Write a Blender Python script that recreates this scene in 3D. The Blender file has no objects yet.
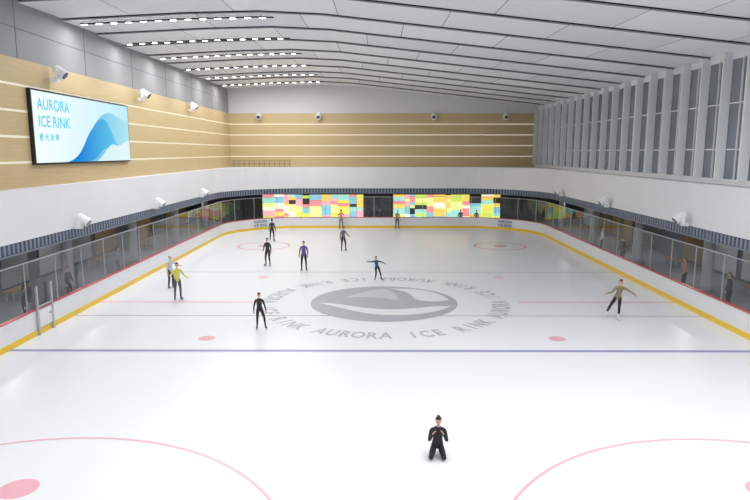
import bpy, bmesh, math, random
from mathutils import Vector, Matrix
random.seed(7)
S=bpy.context.scene
S.view_settings.view_transform='Standard'
COL=S.collection

def lin(c):
    return tuple(((v/255)/12.92 if v/255<=.04045 else ((v/255+.055)/1.055)**2.4) for v in c)
MC={}
def mat(name,rgb,rough=.5,metal=0,emit=0,noise=0,nscale=3,stretch=(1,1,1),spec=.5,bump=0):
    if name in MC: return MC[name]
    m=bpy.data.materials.new(name); m.use_nodes=True
    n=m.node_tree.nodes; l=m.node_tree.links; b=n['Principled BSDF']
    c=lin(rgb)+(1,)
    b.inputs['Base Color'].default_value=c
    b.inputs['Roughness'].default_value=rough; b.inputs['Metallic'].default_value=metal
    b.inputs['Specular IOR Level'].default_value=spec
    if emit:
        b.inputs['Emission Color'].default_value=c; b.inputs['Emission Strength'].default_value=emit
    if noise:
        tc=n.new('ShaderNodeTexCoord'); mp=n.new('ShaderNodeMapping'); mp.inputs['Scale'].default_value=stretch
        no=n.new('ShaderNodeTexNoise'); no.inputs['Scale'].default_value=nscale; no.inputs['Detail'].default_value=5
        cr=n.new('ShaderNodeValToRGB')
        cr.color_ramp.elements[0].position=.3; cr.color_ramp.elements[1].position=.7
        cr.color_ramp.elements[0].color=tuple(v*(1-noise) for v in c[:3])+(1,)
        cr.color_ramp.elements[1].color=tuple(min(1,v*(1+noise*.5)) for v in c[:3])+(1,)
        l.new(tc.outputs['Object'],mp.inputs['Vector']); l.new(mp.outputs[0],no.inputs['Vector'])
        l.new(no.outputs['Fac'],cr.inputs[0]); l.new(cr.outputs[0],b.inputs['Base Color'])
    MC[name]=m; return m

def glassmat(name,tint):
    m=bpy.data.materials.new(name); m.use_nodes=True
    n=m.node_tree.nodes; l=m.node_tree.links; n.remove(n['Principled BSDF'])
    t=n.new('ShaderNodeBsdfTransparent'); t.inputs[0].default_value=tint
    g=n.new('ShaderNodeBsdfGlossy'); g.inputs['Roughness'].default_value=.04; g.inputs[0].default_value=(.9,.93,.95,1)
    lw_=n.new('ShaderNodeLayerWeight'); lw_.inputs[0].default_value=.5
    pw=n.new('ShaderNodeMath'); pw.operation='POWER'; pw.inputs[1].default_value=4
    ml=n.new('ShaderNodeMath'); ml.operation='MULTIPLY_ADD'; ml.inputs[1].default_value=.6; ml.inputs[2].default_value=.05
    mx=n.new('ShaderNodeMixShader')
    l.new(lw_.outputs['Facing'],pw.inputs[0]); l.new(pw.outputs[0],ml.inputs[0]); l.new(ml.outputs[0],mx.inputs[0])
    l.new(t.outputs[0],mx.inputs[1]); l.new(g.outputs[0],mx.inputs[2])
    l.new(mx.outputs[0],n['Material Output'].inputs[0]); return m

def finish(name,bm,mats,parent=None,smooth=False,loc=None):
    me=bpy.data.meshes.new(name); bm.to_mesh(me); bm.free()
    for m in mats: me.materials.append(m)
    if smooth:
        for p in me.polygons: p.use_smooth=True
    o=bpy.data.objects.new(name,me); COL.objects.link(o)
    if parent: o.parent=parent
    if loc: o.location=loc
    return o
def empty(name,loc=(0,0,0)):
    e=bpy.data.objects.new(name,None); e.location=loc; COL.objects.link(e); return e
def box(bm,a,b,mi=0,M=None):
    vs=[]
    for z in (a[2],b[2]):
        for x,y in ((a[0],a[1]),(b[0],a[1]),(b[0],b[1]),(a[0],b[1])):
            v=Vector((x,y,z)); vs.append(bm.verts.new(M@v if M else v))
    for f in ((3,2,1,0),(4,5,6,7),(0,1,5,4),(1,2,6,5),(2,3,7,6),(3,0,4,7)):
        bm.faces.new([vs[i] for i in f]).material_index=mi
def quad(bm,pts,mi=0):
    f=bm.faces.new([bm.verts.new(p) for p in pts]); f.material_index=mi; return f
def rrect(x0,x1,y0,y1,r,n=14):
    P=[]
    for cx,cy,a0 in ((x1-r,y1-r,0),(x0+r,y1-r,90),(x0+r,y0+r,180),(x1-r,y0+r,270)):
        for i in range(n+1):
            a=math.radians(a0+90*i/n); P.append((cx+r*math.cos(a),cy+r*math.sin(a)))
    return P
def ribbon(bm,inn,out,z0,z1,mi=0):
    n=len(inn)
    def ring(P,z): return [bm.verts.new((p[0],p[1],z)) for p in P]
    a,b,c,d=ring(inn,z0),ring(inn,z1),ring(out,z1),ring(out,z0)
    for i in range(n):
        j=(i+1)%n
        for q in ((a[i],b[i],b[j],a[j]),(b[i],c[i],c[j],b[j]),(c[i],d[i],d[j],c[j]),(d[i],a[i],a[j],d[j])):
            bm.faces.new(q).material_index=mi
def cyl(bm,p0,p1,r0,r1=None,mi=0,n=12,caps=True):
    tube(bm,[p0,p1],[r0,r0 if r1 is None else r1],mi,n)
def tube(bm,pts,rad,mi=0,n=8,sx=1.0,side=None):
    pts=[Vector(p) for p in pts]; rings=[]
    ref=Vector(side) if side else None
    for i,p in enumerate(pts):
        t=(pts[min(i+1,len(pts)-1)]-pts[max(i-1,0)]).normalized()
        if ref is None: ref=Vector((0,0,1)) if abs(t.z)<.9 else Vector((1,0,0))
        u=(ref-t*ref.dot(t)); 
        if u.length<1e-4: u=t.orthogonal()
        u.normalize(); v=t.cross(u)
        rings.append([bm.verts.new(p+u*rad[i]*sx*math.cos(2*math.pi*k/n)+v*rad[i]*math.sin(2*math.pi*k/n)) for k in range(n)])
    for a,b in zip(rings,rings[1:]):
        for k in range(n):
            bm.faces.new((a[k],a[(k+1)%n],b[(k+1)%n],b[k])).material_index=mi
    bm.faces.new(rings[0][::-1]).material_index=mi; bm.faces.new(rings[-1]).material_index=mi

# ------------------------------------------------ geometry constants
BX0,BX1,BY0,BY1=-13.73,14.62,1.0,60.0      # inside faces of dasher boards
FX0,FX1,FY1=-14.15,15.0,60.9               # fascia
WX0,WX1,WY0,WY1=-14.65,15.5,-6.0,62.0      # upper hall walls
LX0,LX1,LY1=-20.0,21.0,67.0                # lower concourse
CY=29.8; CXI=.3
PR=((-14.9,13.38),(-9,13.66),(-5.5,13.74),(-2.5,13.60),(15.8,11.60))
def zc(x):
    for (a,za),(b,zb) in zip(PR,PR[1:]):
        if x<=b or b==PR[-1][0]: return za+(zb-za)*(x-a)/(b-a)

white=mat('fascia_paint',(229,229,232),.6,noise=.03,nscale=.3)
wood=mat('wood_panel',(203,180,136),.5,noise=.10,nscale=2.2,stretch=(.35,.35,14))
strip=mat('panel_joint_light',(240,232,212),.5,emit=.3)
greyw=mat('grey_wall_panel',(150,150,152),.6,noise=.05,nscale=.4)
dark=mat('dark_void',(28,30,34),.8)
steel=mat('brushed_steel',(186,189,194),.35,.5)

# ------------------------------------------------ floor + ice
bm=bmesh.new(); box(bm,(LX0-.3,WY0-.3,-.4),(LX1+.3,LY1+.3,-.06)); finish('floor',bm,[mat('rubber_floor',(112,115,122),.4,noise=.12,nscale=2)])
ice=mat('ice',(238,240,244),.3,noise=.02,nscale=.12,spec=.35)
bm=bmesh.new()
P=rrect(BX0,BX1,BY0,BY1,6.5)
top=[bm.verts.new((x,y,0)) for x,y in P]; bm.faces.new(top)
finish('ice_surface',bm,[ice])

def paint(name,rgb): return mat(name,rgb,.3,spec=.35)
pk=paint('ice_paint_pink',(240,204,211)); pk2=paint('ice_paint_red',(228,168,180)); bl=paint('ice_paint_blue',(154,154,200)); bl2=paint('ice_paint_pale_blue',(212,213,228))
gy=paint('ice_paint_grey',(178,180,190)); gy2=paint('ice_paint_dark_grey',(120,124,132)); wh=paint('ice_paint_white',(233,235,240)); lg=paint('ice_paint_light_grey',(206,208,216)); pk3=paint('ice_paint_rose',(234,178,191))
def ringflat(bm,cx,cy,r0,r1,z,mi=0,n=96,a0=0,a1=360):
    for i in range(n):
        a=math.radians(a0+(a1-a0)*i/n); c=math.radians(a0+(a1-a0)*(i+1)/n)
        P=[(cx+r1*math.cos(a),cy+r1*math.sin(a),z),(cx+r1*math.cos(c),cy+r1*math.sin(c),z)]
        P+=[(cx+r0*math.cos(c),cy+r0*math.sin(c),z),(cx+r0*math.cos(a),cy+r0*math.sin(a),z)] if r0>0 else [(cx,cy,z)]
        quad(bm,P,mi)
bm=bmesh.new(); z=.004
def hl(x0,x1,y,w,mi): quad(bm,[(x0,y-w/2,z),(x1,y-w/2,z),(x1,y+w/2,z),(x0,y+w/2,z)],mi)
hl(BX0,BX1,22.2,.24,2); hl(BX0,BX1,37.5,.24,3)
hl(BX0,-5.6+CXI,29.8,.26,0); hl(6.6+CXI,BX1,29.8,.26,0)
hl(BX0,BX1,27.2,.07,5)
for x in (-6.8,7.1):
    ringflat(bm,x,23.75,0,.33,z,6,24); ringflat(bm,x,35.9,0,.33,z,0,24)
for sx in (-1,1):
    ringflat(bm,CXI+sx*7.75,8.98,6.03,6.11,z,6,128)
    ringflat(bm,CXI+sx*8.2,12.6,0,.42,z,6,24)
    ringflat(bm,CXI+sx*9.3,48.3,1.9,2.06,z,1,48); ringflat(bm,CXI+sx*9.3,48.3,0,.5,z,1,24)
hl(-11,11.8,56.0,.1,0)
finish('ice_line_markings',bm,[pk,pk2,bl,bl2,gy,gy2,pk3])

bm=bmesh.new(); ringflat(bm,CXI,CY,0,3.6,.005,0)
def bez(p,n=14):
    out=[]
    for k in range(0,len(p)-1,3):
        a,b_,c,d=[Vector(q) for q in p[k:k+4]]
        for i in range(n):
            t=i/n; out.append(a*(1-t)**3+b_*3*t*(1-t)**2+c*3*t*t*(1-t)+d*t**3)
    return out
def shape(bm,p,mi,z,s=3.6):
    vs=[bm.verts.new((CXI+q.x*s,CY+q.y*s,z)) for q in bez(p)]
    f=bm.faces.new(vs); f.material_index=mi; bmesh.ops.triangulate(bm,faces=[f])
shape(bm,[(.10,.84),(.55,.90),(.86,.58),(.90,.12),(.72,-.02),(.50,.02),(.42,.22),(.40,.55),(.30,.70),(.10,.84)],1,.007)
shape(bm,[(-.90,-.05),(-.60,-.02),(-.30,-.42),(.10,-.40),(.45,-.38),(.62,-.20),(.90,-.22),(.66,-.62),(.30,-.72),(.0,-.68),(-.36,-.62),(-.60,-.25),(-.90,-.05)],1,.007)
shape(bm,[(-.55,.25),(-.35,.62),(-.15,.78),(.02,.82),(.16,.62),(.22,.35),(.18,.10),(-.05,.30),(-.30,.32),(-.55,.25)],2,.007)
finish('centre_ice_emblem',bm,[gy,wh,lg])

def textmesh(s,size,off=0.0,ext=0,align='CENTER'):
    c=bpy.data.curves.new('t','FONT'); c.body=s; c.size=size; c.align_x=align; c.offset=off; c.extrude=ext; c.resolution_u=3
    o=bpy.data.objects.new('t',c); COL.objects.link(o); bpy.context.view_layer.update()
    me=bpy.data.meshes.new_from_object(o.evaluated_get(bpy.context.evaluated_depsgraph_get())); bpy.data.objects.remove(o); return me
bm=bmesh.new(); txt='AURORA ICE RINK '*4; cache={}
n=len(txt)
for i,ch in enumerate(txt):
    if ch==' ': continue
    if ch not in cache: cache[ch]=textmesh(ch,1.0,.028)
    me=cache[ch].copy(); a=math.radians(-118+360*i/n)
    p=Vector((CXI+6.05*math.cos(a),CY+6.05*math.sin(a),.006))
    me.transform(Matrix.Translation(p)@Matrix.Rotation(a+math.pi/2,4,'Z')@Matrix.Diagonal((.74,1.15,1,1)))
    bm.from_mesh(me)
finish('ice_ring_lettering',bm,[paint('ice_letter_grey',(186,188,198))])

# ------------------------------------------------ boards
bw=mat('board_white',(233,234,237),.35,noise=.02,nscale=1); ky=mat('kickplate_yellow',(240,202,56),.4); rc=mat('cap_rail_red',(206,92,106),.4)
bm=bmesh.new()
def off(d,r=6.5): return rrect(BX0-d,BX1+d,BY0-d,BY1+d,r+d)
ribbon(bm,off(-.02),off(.12),0,.23,1); ribbon(bm,off(0),off(.12),.23,1.02,0); ribbon(bm,off(-.03),off(.13),1.02,1.07,2)
finish('rink_dasher_boards',bm,[bw,ky,rc])
glass=glassmat('rink_glass',(.90,.93,.94,1))
bm=bmesh.new()
G=off(.055)
for i in range(len(G)):
    a,b=G[i],G[(i+1)%len(G)]
    quad(bm,[(a[0],a[1],1.07),(a[0],a[1],3.0),(b[0],b[1],3.0),(b[0],b[1],1.07)],0)
def pathpts(P,step):
    out=[];acc=0;n=len(P)
    for i in range(n):
        a=Vector(P[i]);b_=Vector(P[(i+1)%n]);L=(b_-a).length
        if L<1e-6: continue
        d=(b_-a)/L;t=step-acc
        while t<=L:
            q=a+d*t; out.append((q.x,q.y,math.atan2(d.y,d.x))); t+=step
        acc=(acc+L)%step if L>=step-acc else acc+L
    return out
for x,y,a in pathpts(off(.056),2.35):
    box(bm,(-.02,-.02,1.08),(.02,.02,3.02),1,Matrix.Translation((x,y,0))@Matrix.Rotation(a,4,'Z'))
ribbon(bm,off(.03),off(.085),3.0,3.04,1)
finish('rink_glass_screen',bm,[glass,steel])

e=empty('rink_gate',(BX0+.03,24.7,0))
bm=bmesh.new()
for y in (-.55,.55): box(bm,(.0,y-.05,.0),(.07,y+.05,2.0),0)
box(bm,(0,-.5,.3),(.04,.5,1.0),1); box(bm,(0,-.5,1.12),(.05,.5,1.18),0); box(bm,(.04,.3,.7),(.09,.45,.76),0)
finish('gate_frame',bm,[steel,bw],e)

tm=mat('board_lettering',(110,128,158),.5)
def boardtext(name,s,x,y,z,ang,size):
    me=textmesh(s,size,.006,.004)
    o=bpy.data.objects.new(name,me); me.materials.append(tm); COL.objects.link(o)
    o.location=(x,y,z); o.rotation_euler=(math.pi/2,0,ang)
cyl_=BY1-6.5
for sgn,cx in ((-1,BX0+6.5),(1,BX1-6.5)):
    a=math.radians(90-sgn*38)
    x=cx+6.36*math.cos(a); y=cyl_+6.36*math.sin(a)
    boardtext('board_sign','AURORA\nICE RINK',x,y,.66,a-math.pi/2,.36)

# ------------------------------------------------ fascia / ledge / concourse
def F(d=0,r=8): return rrect(FX0-d,FX1+d,.3-d,FY1+d,r)
grille=mat('grille_metal',(132,140,158),.5,.2)
bm=bmesh.new(); ribbon(bm,F(),F(.3),3.8,5.85,0)
R=rrect(WX0+.0,WX1-.0,WY0+.02,WY1,.01); I=F(.3); n=len(R)
for i in range(n):
    j=(i+1)%n
    quad(bm,[(I[i][0],I[i][1],5.85),(I[j][0],I[j][1],5.85),(R[j][0],R[j][1],5.85),(R[i][0],R[i][1],5.85)],0)
finish('balcony_fascia',bm,[white])
bm=bmesh.new(); ribbon(bm,F(.06),F(.2),3.35,3.8,1)
for x,y,a in pathpts(F(.05),.30):
    box(bm,(-.03,-.03,3.38),(.12,.03,3.77),0,Matrix.Translation((x,y,0))@Matrix.Rotation(a,4,'Z'))
ribbon(bm,F(.0),F(.2),3.30,3.36,0)
finish('ventilation_grille',bm,[grille,mat('grille_back',(74,80,96),.6)])
R=rrect(LX0,LX1,WY0,LY1,.01); I=F(.05)
bm=bmesh.new()
for i in range(n):
    j=(i+1)%n
    quad(bm,[(I[i][0],I[i][1],3.32),(I[j][0],I[j][1],3.32),(R[j][0],R[j][1],3.32),(R[i][0],R[i][1],3.32)],0)
finish('ceiling_concourse',bm,[mat('soffit',(100,102,106),.7)])
lw=mat('concourse_wall',(82,88,98),.4,noise=.25,nscale=.5,stretch=(1,1,.2)); lw2=mat('concourse_bronze',(128,108,82),.35,.1); lw3=mat('concourse_pale',(150,154,160),.5)
for nm,x0,x1,s in (('wall_concourse_left',LX0-.2,LX0,1),('wall_concourse_right',LX1,LX1+.2,-1)):
    bm=bmesh.new(); box(bm,(x0,WY0,-.06),(x1,LY1,3.32),0)
    xf=x1 if s>0 else x0
    y=-4
    while y<64:
        w=random.uniform(1.6,3.6); m=random.choice((1,2,2,0)) if s>0 else random.choice((1,1,2,0))
        if m: box(bm,(min(xf,xf+s*.08),y,.1),(max(xf,xf+s*.08),y+w,random.choice((2.4,2.9))),m)
        y+=w+random.uniform(.4,1.4)
    finish(nm,bm,[lw,lw2,lw3])
bm=bmesh.new(); box(bm,(LX0,LY1,-.06),(LX1,LY1+.2,3.32)); finish('wall_concourse_far',bm,[lw])
for x in (-16.8,17.8):
    for y in range(6,62,9):
        bm=bmesh.new(); cyl(bm,(0,0,-.06),(0,0,3.32),.28,.28,0,20); cyl(bm,(0,0,-.06),(0,0,.15),.33,.33,1,20)
        finish('concourse_column',bm,[mat('column_paint',(190,193,198),.4),steel],loc=(x,y,0),smooth=False)
def bench(x,y):
    bm=bmesh.new(); box(bm,(-.25,-1,.40),(.25,1,.46),0)
    for yy in (-.8,.8):
        box(bm,(-.2,yy-.03,-.06),(-.15,yy+.03,.40),1); box(bm,(.15,yy-.03,-.06),(.2,yy+.03,.40),1)
    finish('locker_bench',bm,[mat('bench_wood',(150,120,84),.5),steel],loc=(x,y,0))
for y in (14,22,31,40,49): bench(-18.4,y); bench(19.3,y)

# far illuminated mosaic
e=empty('illuminated_mosaic_wall',(0,0,0))
pal=[(240,226,96),(206,224,98),(248,176,180),(240,138,144),(166,220,206),(255,252,220),(246,204,100),(132,192,212),(236,240,150),(255,254,238)]
pm=[mat('mosaic_%d'%i,c,.4,emit=1.0) for i,c in enumerate(pal)]+[mat('mosaic_frame',(52,52,50),.5)]
for x0,x1 in ((-11.7,-1.0),(1.5,12.6)):
    bm=bmesh.new(); box(bm,(x0,62.75,-.05),(x1,62.95,3.15),len(pal))
    x=x0+.05
    while x<x1-.5:
        w=random.choice((.5,.7,.95,1.2)); w=min(w,x1-.05-x); zz=.1
        while zz<3.0:
            h=min(random.choice((.3,.42,.6,.8)),3.1-zz)
            if h>.08 and random.random()>.07: 
                d=random.uniform(0,.18); box(bm,(x,62.6-d,zz),(x+w-.04,62.75,zz+h-.04),random.randrange(len(pal)))
            zz+=h
        x+=w
    finish('mosaic_panels',bm,pm,e)
e=empty('door_1',(0.25,63,0)); bm=bmesh.new()
box(bm,(-1.2,0,-.06),(-1.05,.2,3.1)); box(bm,(1.05,0,-.06),(1.2,.2,3.1)); box(bm,(-1.2,0,2.6),(1.2,.2,3.1)); box(bm,(-.03,.05,-.06),(.03,.12,2.6))
box(bm,(-.2,.02,1),(-.16,.05,1.5)); box(bm,(.16,.02,1),(.2,.05,1.5))
finish('door_frame',bm,[mat('door_dark_frame',(52,54,58),.4)],e)
bm=bmesh.new(); quad(bm,[(-1.05,.08,-.02),(1.05,.08,-.02),(1.05,.08,2.6),(-1.05,.08,2.6)]); finish('door_glass',bm,[glass],e)

# ------------------------------------------------ upper walls
def bands(bm,f,z0,z1,n):
    h=(z1-z0)/n
    for i in range(n):
        f(z0+i*h+(.0 if i==0 else .05),z0+(i+1)*h-.05 if i<n-1 else z1,.06,0)
        if i<n-1: f(z0+(i+1)*h-.05,z0+(i+1)*h+.05,.02,1)
bm=bmesh.new(); bands(bm,lambda a,b_,t,m: box(bm,(WX0-.1,WY0,a),(WX0+t,WY1,b_),m),5.85,11.05,5)
box(bm,(WX0-.1,WY0,11.05),(WX0,WY1,14.2),2)
for y in range(-4,62,6): box(bm,(WX0,y,11.1),(WX0+.012,y+.04,13.5),3)
box(bm,(WX0,WY0,12.25),(WX0+.012,WY1,12.29),3)
finish('wall_left',bm,[wood,strip,greyw,mat('joint_grey',(125,126,130),.7)])
bm=bmesh.new(); bands(bm,lambda a,b_,t,m: box(bm,(WX0,WY1-t,a),(WX1,WY1+.1,b_),m),5.85,11.05,5)
box(bm,(WX0,WY1,11.05),(WX1,WY1+.1,14.2),2)
finish('wall_far',bm,[wood,strip,mat('far_upper_panel',(214,214,217),.6)])
bm=bmesh.new(); box(bm,(WX0,WY0-.2,-.06),(WX1,WY0,14.2)); finish('wall_near',bm,[greyw])
bm=bmesh.new(); box(bm,(WX1,WY0,5.87),(WX1+.15,WY1,6.12),0); box(bm,(WX1,WY0,11.3),(WX1+.15,WY1,12.3),0)
finish('wall_right',bm,[white])
e=empty('window_1',(0,0,0))
gz=mat('dusk_glazing',(124,131,140),.08,noise=.22,nscale=.35)
bm=bmesh.new(); box(bm,(WX1+.06,WY0,6.1),(WX1+.1,WY1,11.4)); finish('window_glazing',bm,[gz],e)
bm=bmesh.new(); y=-5.1
while y<61.8:
    box(bm,(WX1-.36,y-.045,6.12),(WX1+.05,y+.045,zc(WX1)-.02),0)
    box(bm,(WX1-.02,y+.9,6.12),(WX1+.05,y+.95,11.4),0)
    y+=1.85
for zz in (7.4,9.4): box(bm,(WX1-.02,WY0,zz),(WX1+.05,WY1,zz+.05),0)
finish('window_fins',bm,[mat('fin_aluminium',(226,229,232),.4,.0)],e)

# ------------------------------------------------ ceiling
cp=[mat('ceiling_panel_%d'%i,c,.6) for i,c in enumerate(((232,233,236),(226,228,231),(236,237,239)))]
bm=bmesh.new(); pitch=3.6; r=0; y=WY0; brk=[-11.9,-9,-5.5,-2.5]
while y<WY1:
    y1=min(y+pitch-.05,WY1); x=WX0-(4.8*((r*.37)%1))
    while x<WX1:
        xa=max(x,WX0); xb=min(x+4.8-.025,WX1)
        if xb-xa>.1:
            m=(r*2+int(x/4.8))%3
            cuts=[xa]+[c for c in brk if xa<c<xb]+[xb]
            for p,q in zip(cuts,cuts[1:]):
                za,zb=zc(p),zc(q); t0,t1=-.07,.03
                A=[(p,y,za+t0),(q,y,zb+t0),(q,y1,zb+t1),(p,y1,za+t1)]
                quad(bm,A[::-1],m)
                quad(bm,[(p,y,za+t0),(q,y,zb+t0),(q,y,zb+t0+.06),(p,y,za+t0+.06)],3)
        x+=4.8
    y+=pitch; r+=1
cuts=[WX0-.2]+brk+[WX1+.2]
for p,q in zip(cuts,cuts[1:]): quad(bm,[(p,WY0,zc(p)+.2),(q,WY0,zc(q)+.2),(q,WY1,zc(q)+.2),(p,WY1,zc(p)+.2)],4)
finish('ceiling',bm,cp+[mat('panel_edge',(150,152,156),.6),dark])

em=mat('led_tube',(255,255,250),.5,emit=12); blk=mat('track_black',(36,36,40),.4)
def strip_light(y,x0,x1,power=300):
    cx=(x0+x1)/2
    e=empty('linear_light_fixture',(cx,y,zc(cx)))
    bm=bmesh.new(); N=26; z0=zc(cx)
    for i in range(N):
        a=x0+(x1-x0)*i/N; b_=x0+(x1-x0)*(i+1)/N; zz=(zc(a)+zc(b_))/2-z0-.20
        box(bm,(a-cx,-.035,zz),(b_-cx,.035,zz+.06),0)
        if i%2==0: box(bm,(a-cx+.04,-.028,zz-.025),(b_-cx-.04,.028,zz),1)
        if i%6==0: cyl(bm,(a-cx+.1,0,zz+.06),(a-cx+.1,0,zz+.12),.015,.015,0,6)
    finish('track_housing',bm,[blk,em],e)
    L=bpy.data.lights.new('lamp','AREA'); L.shape='RECTANGLE'; L.size=x1-x0; L.size_y=.10; L.energy=power; L.color=(.995,.996,1)
    o=bpy.data.objects.new('lamp',L); COL.objects.link(o); o.parent=e
    dz=zc(x1)-zc(x0); o.location=(0,0,-.30); o.rotation_euler=(0,-math.atan2(dz,x1-x0),0)
for y in (30.4,35.8,41.2,46.6,52.0,57.4): strip_light(y,-14.0,-4.9,power=405)
for y in (-2,3.4,8.8,14.2,19.6):
    strip_light(y,-13,-2,power=310)
for y in (-2,3.4,8.8,14.2,19.6): strip_light(y,2,13.5,power=425)  # unseen row over the near right half, added to even out the light

dl=mat('downlight_lens',(255,244,225),.5,emit=8)
for x in (-16,-18.6,17,19.4):
    for y in range(4,60,8):
        bm=bmesh.new(); cyl(bm,(0,0,0),(0,0,-.05),.11,.11,0,16); cyl(bm,(0,0,-.05),(0,0,-.055),.08,.08,1,16)
        finish('downlight',bm,[steel,dl],loc=(x,y,3.32))
for x in (-17.4,18.4):
    for y in range(12,62,8):
        L=bpy.data.lights.new('lamp','AREA'); L.size=.5; L.energy=70; L.color=(1,.97,.92)
        o=bpy.data.objects.new('concourse_lamp',L); COL.objects.link(o); o.location=(x,y,3.2)

# ------------------------------------------------ stage spotlights
sw=mat('spotlight_white',(240,241,243),.35); lens=mat('spotlight_lens',(70,80,92),.1)
def spotlight(x,y,z,ang):
    e=empty('stage_spotlight',(x,y,z)); e.rotation_euler=(0,0,ang); e.scale=(1.2,1.2,1.2)
    bm=bmesh.new()
    box(bm,(-.12,.05,-.30),(.12,.30,-.18),0)
    box(bm,(-.05,.2,-.26),(.05,.36,-.2),0)
    box(bm,(-.2,-.04,-.18),(.2,.10,-.13),0)
    for s in (-1,1): box(bm,(s*.2-.02,-.04,-.18),(s*.2+.02,.10,.16),0)
    d=Vector((0,-.8,-.6)).normalized(); c=Vector((0,0,.08))
    tube(bm,[c-d*.22,c-d*.16,c+d*.05,c+d*.26,c+d*.28],[.10,.15,.165,.185,.18],0,18)
    tube(bm,[c+d*.275,c+d*.287],[.15,.15],1,18)
    finish('spotlight_body',bm,[sw,lens],e,smooth=False)
for y in (28.6,38.8,48.9):
    spotlight(FX0+.44,y,4.15,math.pi/2); spotlight(FX1-.44,y+1.2,4.15,-math.pi/2)
    spotlight(WX0+.50,y-.3,10.75,math.pi/2)
for x in (-11.6,-5.8,5.4,12.4): spotlight(x,WY1-.50,10.75,0)

e=empty('ledge_railing',(0,0,0)); bm=bmesh.new()
for i in range(12): box(bm,(-14.2+i*.5,61.5,5.85),(-14.16+i*.5,61.54,6.45))
for zz in (6.15,6.45): box(bm,(-14.3,61.5,zz),(-8.6,61.54,zz+.04))
finish('railing_bars',bm,[mat('rail_dark',(110,100,84),.5)],e)

# ------------------------------------------------ screen
e=empty('wall_display_screen',(WX0+.08,0,0))
Y0,Y1,Z0,Z1=26.4,36.4,6.85,9.87
bm=bmesh.new(); box(bm,(-.02,Y0-.08,Z0-.08),(.14,Y1+.08,Z1+.08)); finish('screen_bezel',bm,[mat('bezel',(24,26,30),.3)],e)
def emat(name,c0,c1,axis,st=1.0,lo=0,hi=1):
    m=bpy.data.materials.new(name); m.use_nodes=True; n=m.node_tree.nodes; l=m.node_tree.links; n.remove(n['Principled BSDF'])
    t=n.new('ShaderNodeTexCoord'); s=n.new('ShaderNodeSeparateXYZ'); r=n.new('ShaderNodeMapRange'); r.inputs[1].default_value=lo; r.inputs[2].default_value=hi
    cr=n.new('ShaderNodeValToRGB'); cr.color_ramp.elements[0].color=lin(c0)+(1,); cr.color_ramp.elements[1].color=lin(c1)+(1,)
    em_=n.new('ShaderNodeEmission'); em_.inputs[1].default_value=st
    l.new(t.outputs['Object'],s.inputs[0]); l.new(s.outputs[axis],r.inputs[0]); l.new(r.outputs[0],cr.inputs[0]); l.new(cr.outputs[0],em_.inputs[0]); l.new(em_.outputs[0],n['Material Output'].inputs[0]); return m
def scr(name,p,x,m):
    bm=bmesh.new(); f=bm.faces.new([bm.verts.new((x,Y0+q[0]*(Y1-Y0),Z0+q[1]*(Z1-Z0))) for q in p]); bmesh.ops.triangulate(bm,faces=[f]); return finish(name,bm,[m],e)
U=lambda u:Y0+u*(Y1-Y0)
scr('screen_image',[(0,0),(1,0),(1,1),(0,1)],.145,emat('screen_bg',(242,252,255),(190,234,246),1,1.05,Y0,Y1))
def bp(p): return [(q.x,q.y) for q in bez(p,12)]
scr('screen_wave_pale',bp([(.30,0),(.48,.10),(.50,.62),(.68,.80),(.80,.92),(.86,.70),(1,.74),(1,.5),(1,.2),(1,0),(.8,0),(.5,0),(.30,0)]),.15,emat('wave_pale',(76,186,230),(180,232,243),1,1,U(.38),U(1)))
scr('screen_wave_blue',bp([(.26,0),(.42,.06),(.44,.34),(.52,.50),(.60,.68),(.66,.78),(.72,.66),(.78,.50),(.78,.30),(.92,.16),(.84,.10),(.70,.34),(.62,.14),(.56,.02),(.50,0),(.44,0),(.38,0),(.32,0),(.26,0)]),.155,emat('wave_blue',(34,134,220),(104,206,238),1,1,U(.38),U(.85)))
scr('screen_wave_white',bp([(.56,0),(.66,.06),(.72,.34),(.80,.28),(.88,.22),(.94,.40),(1,.36),(1,.2),(1,.1),(1,0),(.9,0),(.7,0),(.56,0)]),.16,emat('wave_white',(214,243,250),(228,248,250),1,1,U(.5),U(1)))
tmat=mat('screen_text',(30,160,182),.5,emit=.7)
for s,u,v,sz in (('AURORA',.035,.75,.68),('ICE RINK',.035,.51,.68),('極 光 冰 場',.035,.32,.34)):
    me=textmesh(s,sz,.006,.001,'LEFT'); me.materials.append(tmat)
    o=bpy.data.objects.new('screen_text',me); COL.objects.link(o); o.parent=e
    o.location=(.165,U(u),Z0+v*(Z1-Z0)); o.rotation_euler=(math.pi/2,0,math.pi/2)

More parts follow.
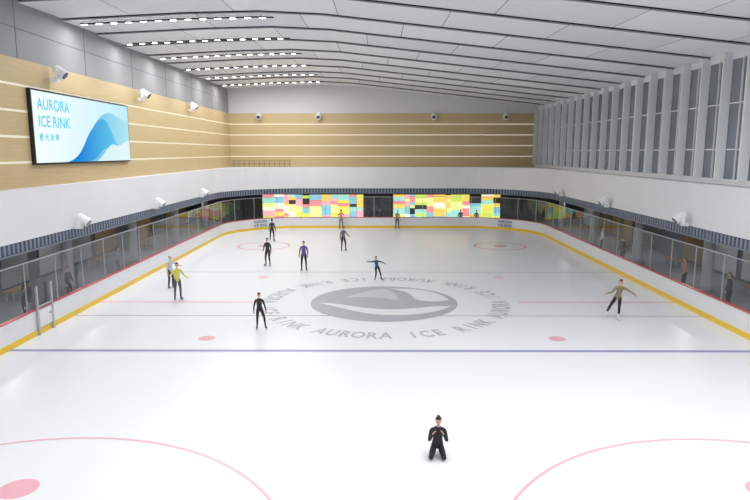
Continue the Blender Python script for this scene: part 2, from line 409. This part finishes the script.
# ------------------------------------------------ people
PM={}
def pmat(tag,c,rough=.7):
    k=(tag,c)
    if k not in PM: PM[k]=mat('%s_%d_%d_%d'%((tag,)+c),c,rough)
    return PM[k]
def V(*a): return Vector(a)
def person(name,x,y,rot,height,pose,top,pants,hair=(30,24,22),skin=(214,168,140),boots=(225,225,225),bun=False,hat=None,skates=True,base=0.0):
    D=dict(t=(0,-.05,1),h=(0,-.06,1),hf=(0,-1,0),LT=(.10,-.14,-1),LS=(.03,.14,-1),RT=(-.10,-.14,-1),RS=(-.03,.14,-1),
           LU=(.28,.02,-1),LF=(.12,-.3,-1),RU=(-.28,.02,-1),RF=(-.12,-.3,-1),Lfd=(.25,-1,0),Rfd=(-.25,-1,0),side=(1,0,0))
    D.update(pose); D={k:Vector(v).normalized() for k,v in D.items()}
    mats=[pmat('top',top),pmat('trousers',pants),pmat('skin',skin,.5),pmat('hair',hair,.6),pmat('boot',boots,.4),steel,pmat('eye',(25,20,20),.2),pmat('lip',(170,90,85),.5),pmat('hat',hat or hair,.7)]
    t,sd=D['t'],D['side']; P=V(0,0,.95)
    nb=P+t*.49; h=D['h']
    V_=[];E=[];R=[];SEG=[]
    def v(p,r): V_.append(p);R.append(r if isinstance(r,tuple) else (r,r)); return len(V_)-1
    def ed(a,b_,m): E.append((a,b_));SEG.append((a,b_,m))
    p=v(P,(.135,.105)); be=v(P+t*.16,(.122,.095)); ch=v(P+t*.33,(.150,.108)); n0=v(nb-t*.03,(.085,.075)); n1=v(nb+h*.05,.05); n2=v(nb+h*.11,.046)
    ed(p,be,0);ed(be,ch,0);ed(ch,n0,0);ed(n0,n1,0);ed(n1,n2,2)
    hands=[];feet=[]
    for s,U_,F_,T,Sh,fd in ((1,'LU','LF','LT','LS','Lfd'),(-1,'RU','RF','RT','RS','Rfd')):
        sh=nb-t*.055+sd*s*.165; el=sh+D[U_]*.28; wr=el+D[F_]*.245
        a=v(sh,.062);m1=v(sh+D[U_]*.14,.052);b_=v(el,.042);m2=v(el+D[F_]*.10,.040);c=v(wr,.027)
        ed(n0,a,0);ed(a,m1,0);ed(m1,b_,0);ed(b_,m2,0);ed(m2,c,0); hands.append((wr,D[F_],s,D[U_]))
        hp=P+sd*s*.085-V(0,0,.03); kn=hp+D[T]*.425; an=kn+D[Sh]*.41
        a=v(hp,.092);m1=v(hp+D[T]*.2,.082);b_=v(kn,.060);m2=v(kn+D[Sh]*.14,.058);m3=v(kn+D[Sh]*.28,.047);c=v(an,.046)
        up=-D[Sh]; f=D[fd]; up=(up-f*up.dot(f)).normalized()
        d=v(an-up*.045+f*.06,(.042,.036)); g=v(an-up*.055+f*.15,(.036,.028))
        ed(p,a,1);ed(a,m1,1);ed(m1,b_,1);ed(b_,m2,1);ed(m2,m3,1);ed(m3,c,4);ed(c,d,4);ed(d,g,4); feet.append((an,f,up))
    me=bpy.data.meshes.new('sk'); me.from_pydata(V_,E,[]); o=bpy.data.objects.new('sk',me); COL.objects.link(o)
    md=o.modifiers.new('s','SKIN'); md.use_smooth_shade=True
    if not me.skin_vertices: 
        bpy.context.view_layer.objects.active=o; bpy.ops.mesh.customdata_skin_add()
    for i,sv in enumerate(me.skin_vertices[0].data):
        sv.radius=R[i]; sv.use_root=(i==0)
    ss=o.modifiers.new('u','SUBSURF'); ss.levels=2; ss.render_levels=2
    bpy.context.view_layer.update()
    sm=bpy.data.meshes.new_from_object(o.evaluated_get(bpy.context.evaluated_depsgraph_get())); bpy.data.objects.remove(o)
    for pl in sm.polygons:
        c=pl.center; best=1e9;bmi=0
        for a,b_,m in SEG:
            A,B=V_[a],V_[b_]; ab=B-A; k=max(0,min(1,(c-A).dot(ab)/ab.length_squared))
            dd=(c-(A+ab*k)).length/((R[a][0]*(1-k)+R[b_][0]*k))
            if dd<best: best=dd;bmi=m
        pl.material_index=bmi
    bm=bmesh.new(); bm.from_mesh(sm)
    up=h; fw=D['hf']; fw=(fw-up*fw.dot(up)).normalized(); rt=up.cross(fw)
    HC=nb+h*.215+fw*.012
    M=Matrix(((rt.x,-fw.x,up.x,HC.x),(rt.y,-fw.y,up.y,HC.y),(rt.z,-fw.z,up.z,HC.z),(0,0,0,1)))
    def sph(c,r,mi,fn=None,keep=None,u=18,w=12):
        s=bmesh.ops.create_uvsphere(bm,u_segments=u,v_segments=w,radius=1); vs=s['verts']
        fs={f for vv in vs for f in vv.link_faces}
        if keep:
            dl_=[f for f in fs if not keep(f.calc_center_median())]; bmesh.ops.delete(bm,geom=dl_,context='FACES'); vs=[q for q in vs if q.is_valid]; fs={f for vv in vs for f in vv.link_faces}
        for f in fs: f.material_index=mi; f.smooth=True
        for q in vs:
            co=q.co.copy()
            if fn: co=fn(co)
            q.co=M@(Vector((co.x*r[0],co.y*r[1],co.z*r[2]))+Vector(c))
    def jaw(c):
        if c.z<0: k=-c.z; c=Vector((c.x*(1-.32*k),c.y*(1-.2*k)-.12*k,c.z))
        return c
    sph((0,0,0),(.074,.092,.115),2,jaw)
    sph((0,-.095,-.012),(.011,.018,.018),2,u=8,w=6); sph((0,-.09,.01),(.007,.010,.028),2,u=8,w=6)
    for s in (-1,1):
        sph((s*.028,-.083,.012),(.010,.006,.006),6,u=8,w=6); sph((s*.074,.005,-.005),(.008,.017,.026),2,u=8,w=6)
        sph((s*.028,-.086,.032),(.014,.004,.003),3,u=8,w=6)
    sph((0,-.088,-.052),(.019,.006,.006),7,u=8,w=6)
    sph((0,.008,.012),(.084,.102,.118),3,keep=lambda c: (c.z>.42) or (c.y>.05 and c.z>-.75))
    if bun: sph((0,.115,.05),(.042,.042,.042),3,u=10,w=8)
    if hat: sph((0,.004,.03),(.092,.110,.112),8,keep=lambda c:c.z>.22); tube(bm,[M@Vector((0,-.09,.055)),M@Vector((0,-.16,.045))],[.06,.045],8,10,sx=.12,side=up)
    for wr,d,s,u in hands:
        lat=d.cross(V(0,0,1)) 
        if lat.length<.25: lat=V(0,-1,0)-d*(-d.y)
        lat.normalize(); 
        if lat.y>0: lat=-lat
        nrm=d.cross(lat).normalized()
        if nrm.dot(V(-s,0,0))<0: nrm=-nrm
        tube(bm,[wr-d*.01,wr+d*.03,wr+d*.06,wr+d*.088],[.024,.034,.038,.033],2,10,sx=.42,side=nrm)
        for i,(o_,L) in enumerate(((.027,.066),(.009,.074),(-.009,.070),(-.026,.054))):
            b0=wr+d*.078+lat*o_
            p1=b0+(d+nrm*.1).normalized()*L*.42; p2=p1+(d+nrm*.5).normalized()*L*.32; p3=p2+(d+nrm*.95).normalized()*L*.26
            tube(bm,[b0,p1,p2,p3],[.0088,.0082,.0074,.0055],2,6)
        b0=wr+d*.03+lat*.026; p1=b0+(d*.6+lat*.8+nrm*.2).normalized()*.035; p2=p1+(d*.9+lat*.3+nrm*.3).normalized()*.03
        tube(bm,[b0,p1,p2],[.012,.0105,.008],2,6)
        tube(bm,[wr-d*.035,wr-d*.002],[.036,.034],0,10)
    for an,f,u in feet:
        sdv=f.cross(u); O=an-u*.075
        MM=Matrix(((f.x,sdv.x,u.x,O.x),(f.y,sdv.y,u.y,O.y),(f.z,sdv.z,u.z,O.z),(0,0,0,1)))
        if skates:
            box(bm,(-.06,-.036,-.014),(.18,.036,.004),4,MM)
            box(bm,(-.045,-.03,-.04),(.0,.03,-.014),4,MM)
            box(bm,(-.035,-.008,-.055),(-.01,.008,-.03),5,MM); box(bm,(.10,-.008,-.055),(.13,.008,-.012),5,MM)
            box(bm,(-.09,-.004,-.078),(.205,.004,-.052),5,MM)
        else: box(bm,(-.06,-.036,-.02),(.19,.036,.004),4,MM)
    zmin=min(q.co.z for q in bm.verts); s=height/1.70
    for q in bm.verts: q.co=(q.co-V(0,0,zmin))*s
    me=bpy.data.meshes.new(name); bm.to_mesh(me); bm.free()
    for m in mats: me.materials.append(m)
    ob=bpy.data.objects.new(name,me); COL.objects.link(ob); ob.location=(x,y,base+.002); ob.rotation_euler=(0,0,math.radians(rot))
    return ob
kneel=dict(t=(.03,-.10,1),LT=(.22,-1,-.38),LS=(-.04,1,-.12),RT=(-.22,-1,-.38),RS=(.04,1,-.12),Lfd=(0,.95,-.30),Rfd=(0,.95,-.30),
  LU=(.22,-.55,-.85),LF=(-.45,-.30,1),RU=(-.22,-.5,-.85),RF=(.42,-.35,.95),h=(.02,-.15,1))
person('ice_skater',1.45,14.2,-4,1.62,kneel,(34,34,40),(26,27,31),boots=(40,40,44),bun=True)
person('ice_skater',-4.93,25.1,15,1.47,dict(t=(-.04,-.12,1),LT=(.30,-.2,-1),LS=(.12,.15,-1),RT=(-.1,-.2,-1),RS=(-.02,.25,-1),LU=(.35,-.1,-1),LF=(.2,-.5,-1),RU=(-.3,0,-1),RF=(-.1,-.5,-1)),(38,40,46),(30,31,35),hair=(24,22,22),boots=(50,50,55))
person('ice_skater',10.55,26.65,-20,1.72,dict(t=(.16,-.18,1),LT=(-.02,-.25,-1),LS=(-.02,.12,-1),RT=(-.55,-.05,-1),RS=(-.42,.1,-1),LU=(.85,.1,-.45),LF=(.8,-.1,-.5),RU=(-.55,-.35,-.7),RF=(-.75,-.5,-.1),h=(.05,-.1,1)),(140,130,98),(26,27,30),hair=(28,22,20),boots=(225,220,215))
person('ice_skater',-.05,35.1,10,1.38,dict(t=(-.22,-.3,1),LT=(.30,-.35,-1),LS=(.25,.25,-1),RT=(-.02,-.35,-1),RS=(-.1,.3,-1),LU=(.95,.0,-.25),LF=(.85,-.3,-.45),RU=(-.95,.0,-.1),RF=(-.8,-.3,.25)),(44,84,118),(30,34,48),hair=(84,58,42),boots=(70,70,74))
person('ice_skater',-4.6,37.9,5,1.76,dict(LU=(.3,.0,-1),LF=(-.1,-.5,-1)),(104,80,134),(26,27,30),boots=(40,40,44))
person('ice_skater',-7.14,39.6,-15,1.72,dict(t=(0,-.1,1),RF=(.2,-.8,-.5)),(46,48,56),(34,36,42),boots=(60,60,64))
person('ice_skater',-8.76,50.8,170,1.74,dict(LT=(.2,-.2,-1)),(52,60,70),(30,32,38),boots=(40,40,44))
person('ice_skater',-2.6,45.8,30,1.72,dict(LT=(.18,-.2,-1),LU=(.5,-.3,-.8),LF=(.1,-.8,-.4)),(104,106,114),(32,33,38),hat=(60,62,68),boots=(40,40,44))
person('ice_skater',-3.55,59.3,180,1.74,dict(LU=(.4,-.6,-.7),LF=(.0,-1,-.1),RU=(-.4,-.6,-.7),RF=(0,-1,-.1)),(190,150,116),(124,116,108),boots=(60,60,64))
person('ice_skater',1.85,59.2,0,1.70,dict(),(160,124,120),(50,50,56),hat=(230,230,232),boots=(60,60,64))
person('ice_skater',-10.0,30.2,35,1.78,dict(t=(0,-.12,1),RU=(-.6,-.5,-.6),RF=(-.5,-.9,.1),LU=(.45,-.3,-.8),LF=(.2,-.9,-.2)),(216,208,96),(84,88,92),hair=(36,28,24),boots=(50,50,54))
person('ice_skater',-11.25,32.9,60,1.70,dict(t=(0,-.1,1),LU=(.4,-.6,-.6),LF=(.1,-1,0)),(200,203,200),(60,64,72),hat=(222,224,222),boots=(50,50,54))
for (x,y,r,tc_,pc) in ((-15.6,30.5,80,(48,52,66),(38,40,46)),(-15.2,25.9,100,(60,62,70),(30,32,36)),(-15.6,36.5,120,(110,112,118),(40,42,48)),
    (16.6,33,-90,(180,140,110),(40,42,48)),(16.4,41,-70,(70,76,90),(36,38,44)),(16.8,46,-90,(210,210,214),(40,44,56)),(16.5,28.5,-100,(60,60,66),(34,36,40)),
    (.2,62.0,0,(46,48,56),(30,32,36)),(8.2,61.5,10,(60,60,70),(36,38,46)),(9.8,61.6,-15,(120,110,120),(40,42,48))):
    person('spectator',x,y,r,random.uniform(1.62,1.78),dict(LF=(-.2,-.6,-.6)),tc_,pc,boots=(50,48,48),skates=False,base=-.06)

# ------------------------------------------------ world + camera
w=bpy.data.worlds.new('World'); S.world=w; w.use_nodes=True
w.node_tree.nodes['Background'].inputs[0].default_value=(.5,.55,.6,1); w.node_tree.nodes['Background'].inputs[1].default_value=.3
cd=bpy.data.cameras.new('camera'); cd.sensor_width=36; cd.lens=620/750*36; cd.clip_end=300
co=bpy.data.objects.new('camera',cd); COL.objects.link(co); co.location=(0,0,7.31)
co.rotation_euler=(math.radians(90-8.98),0,math.radians(.277)); S.camera=co
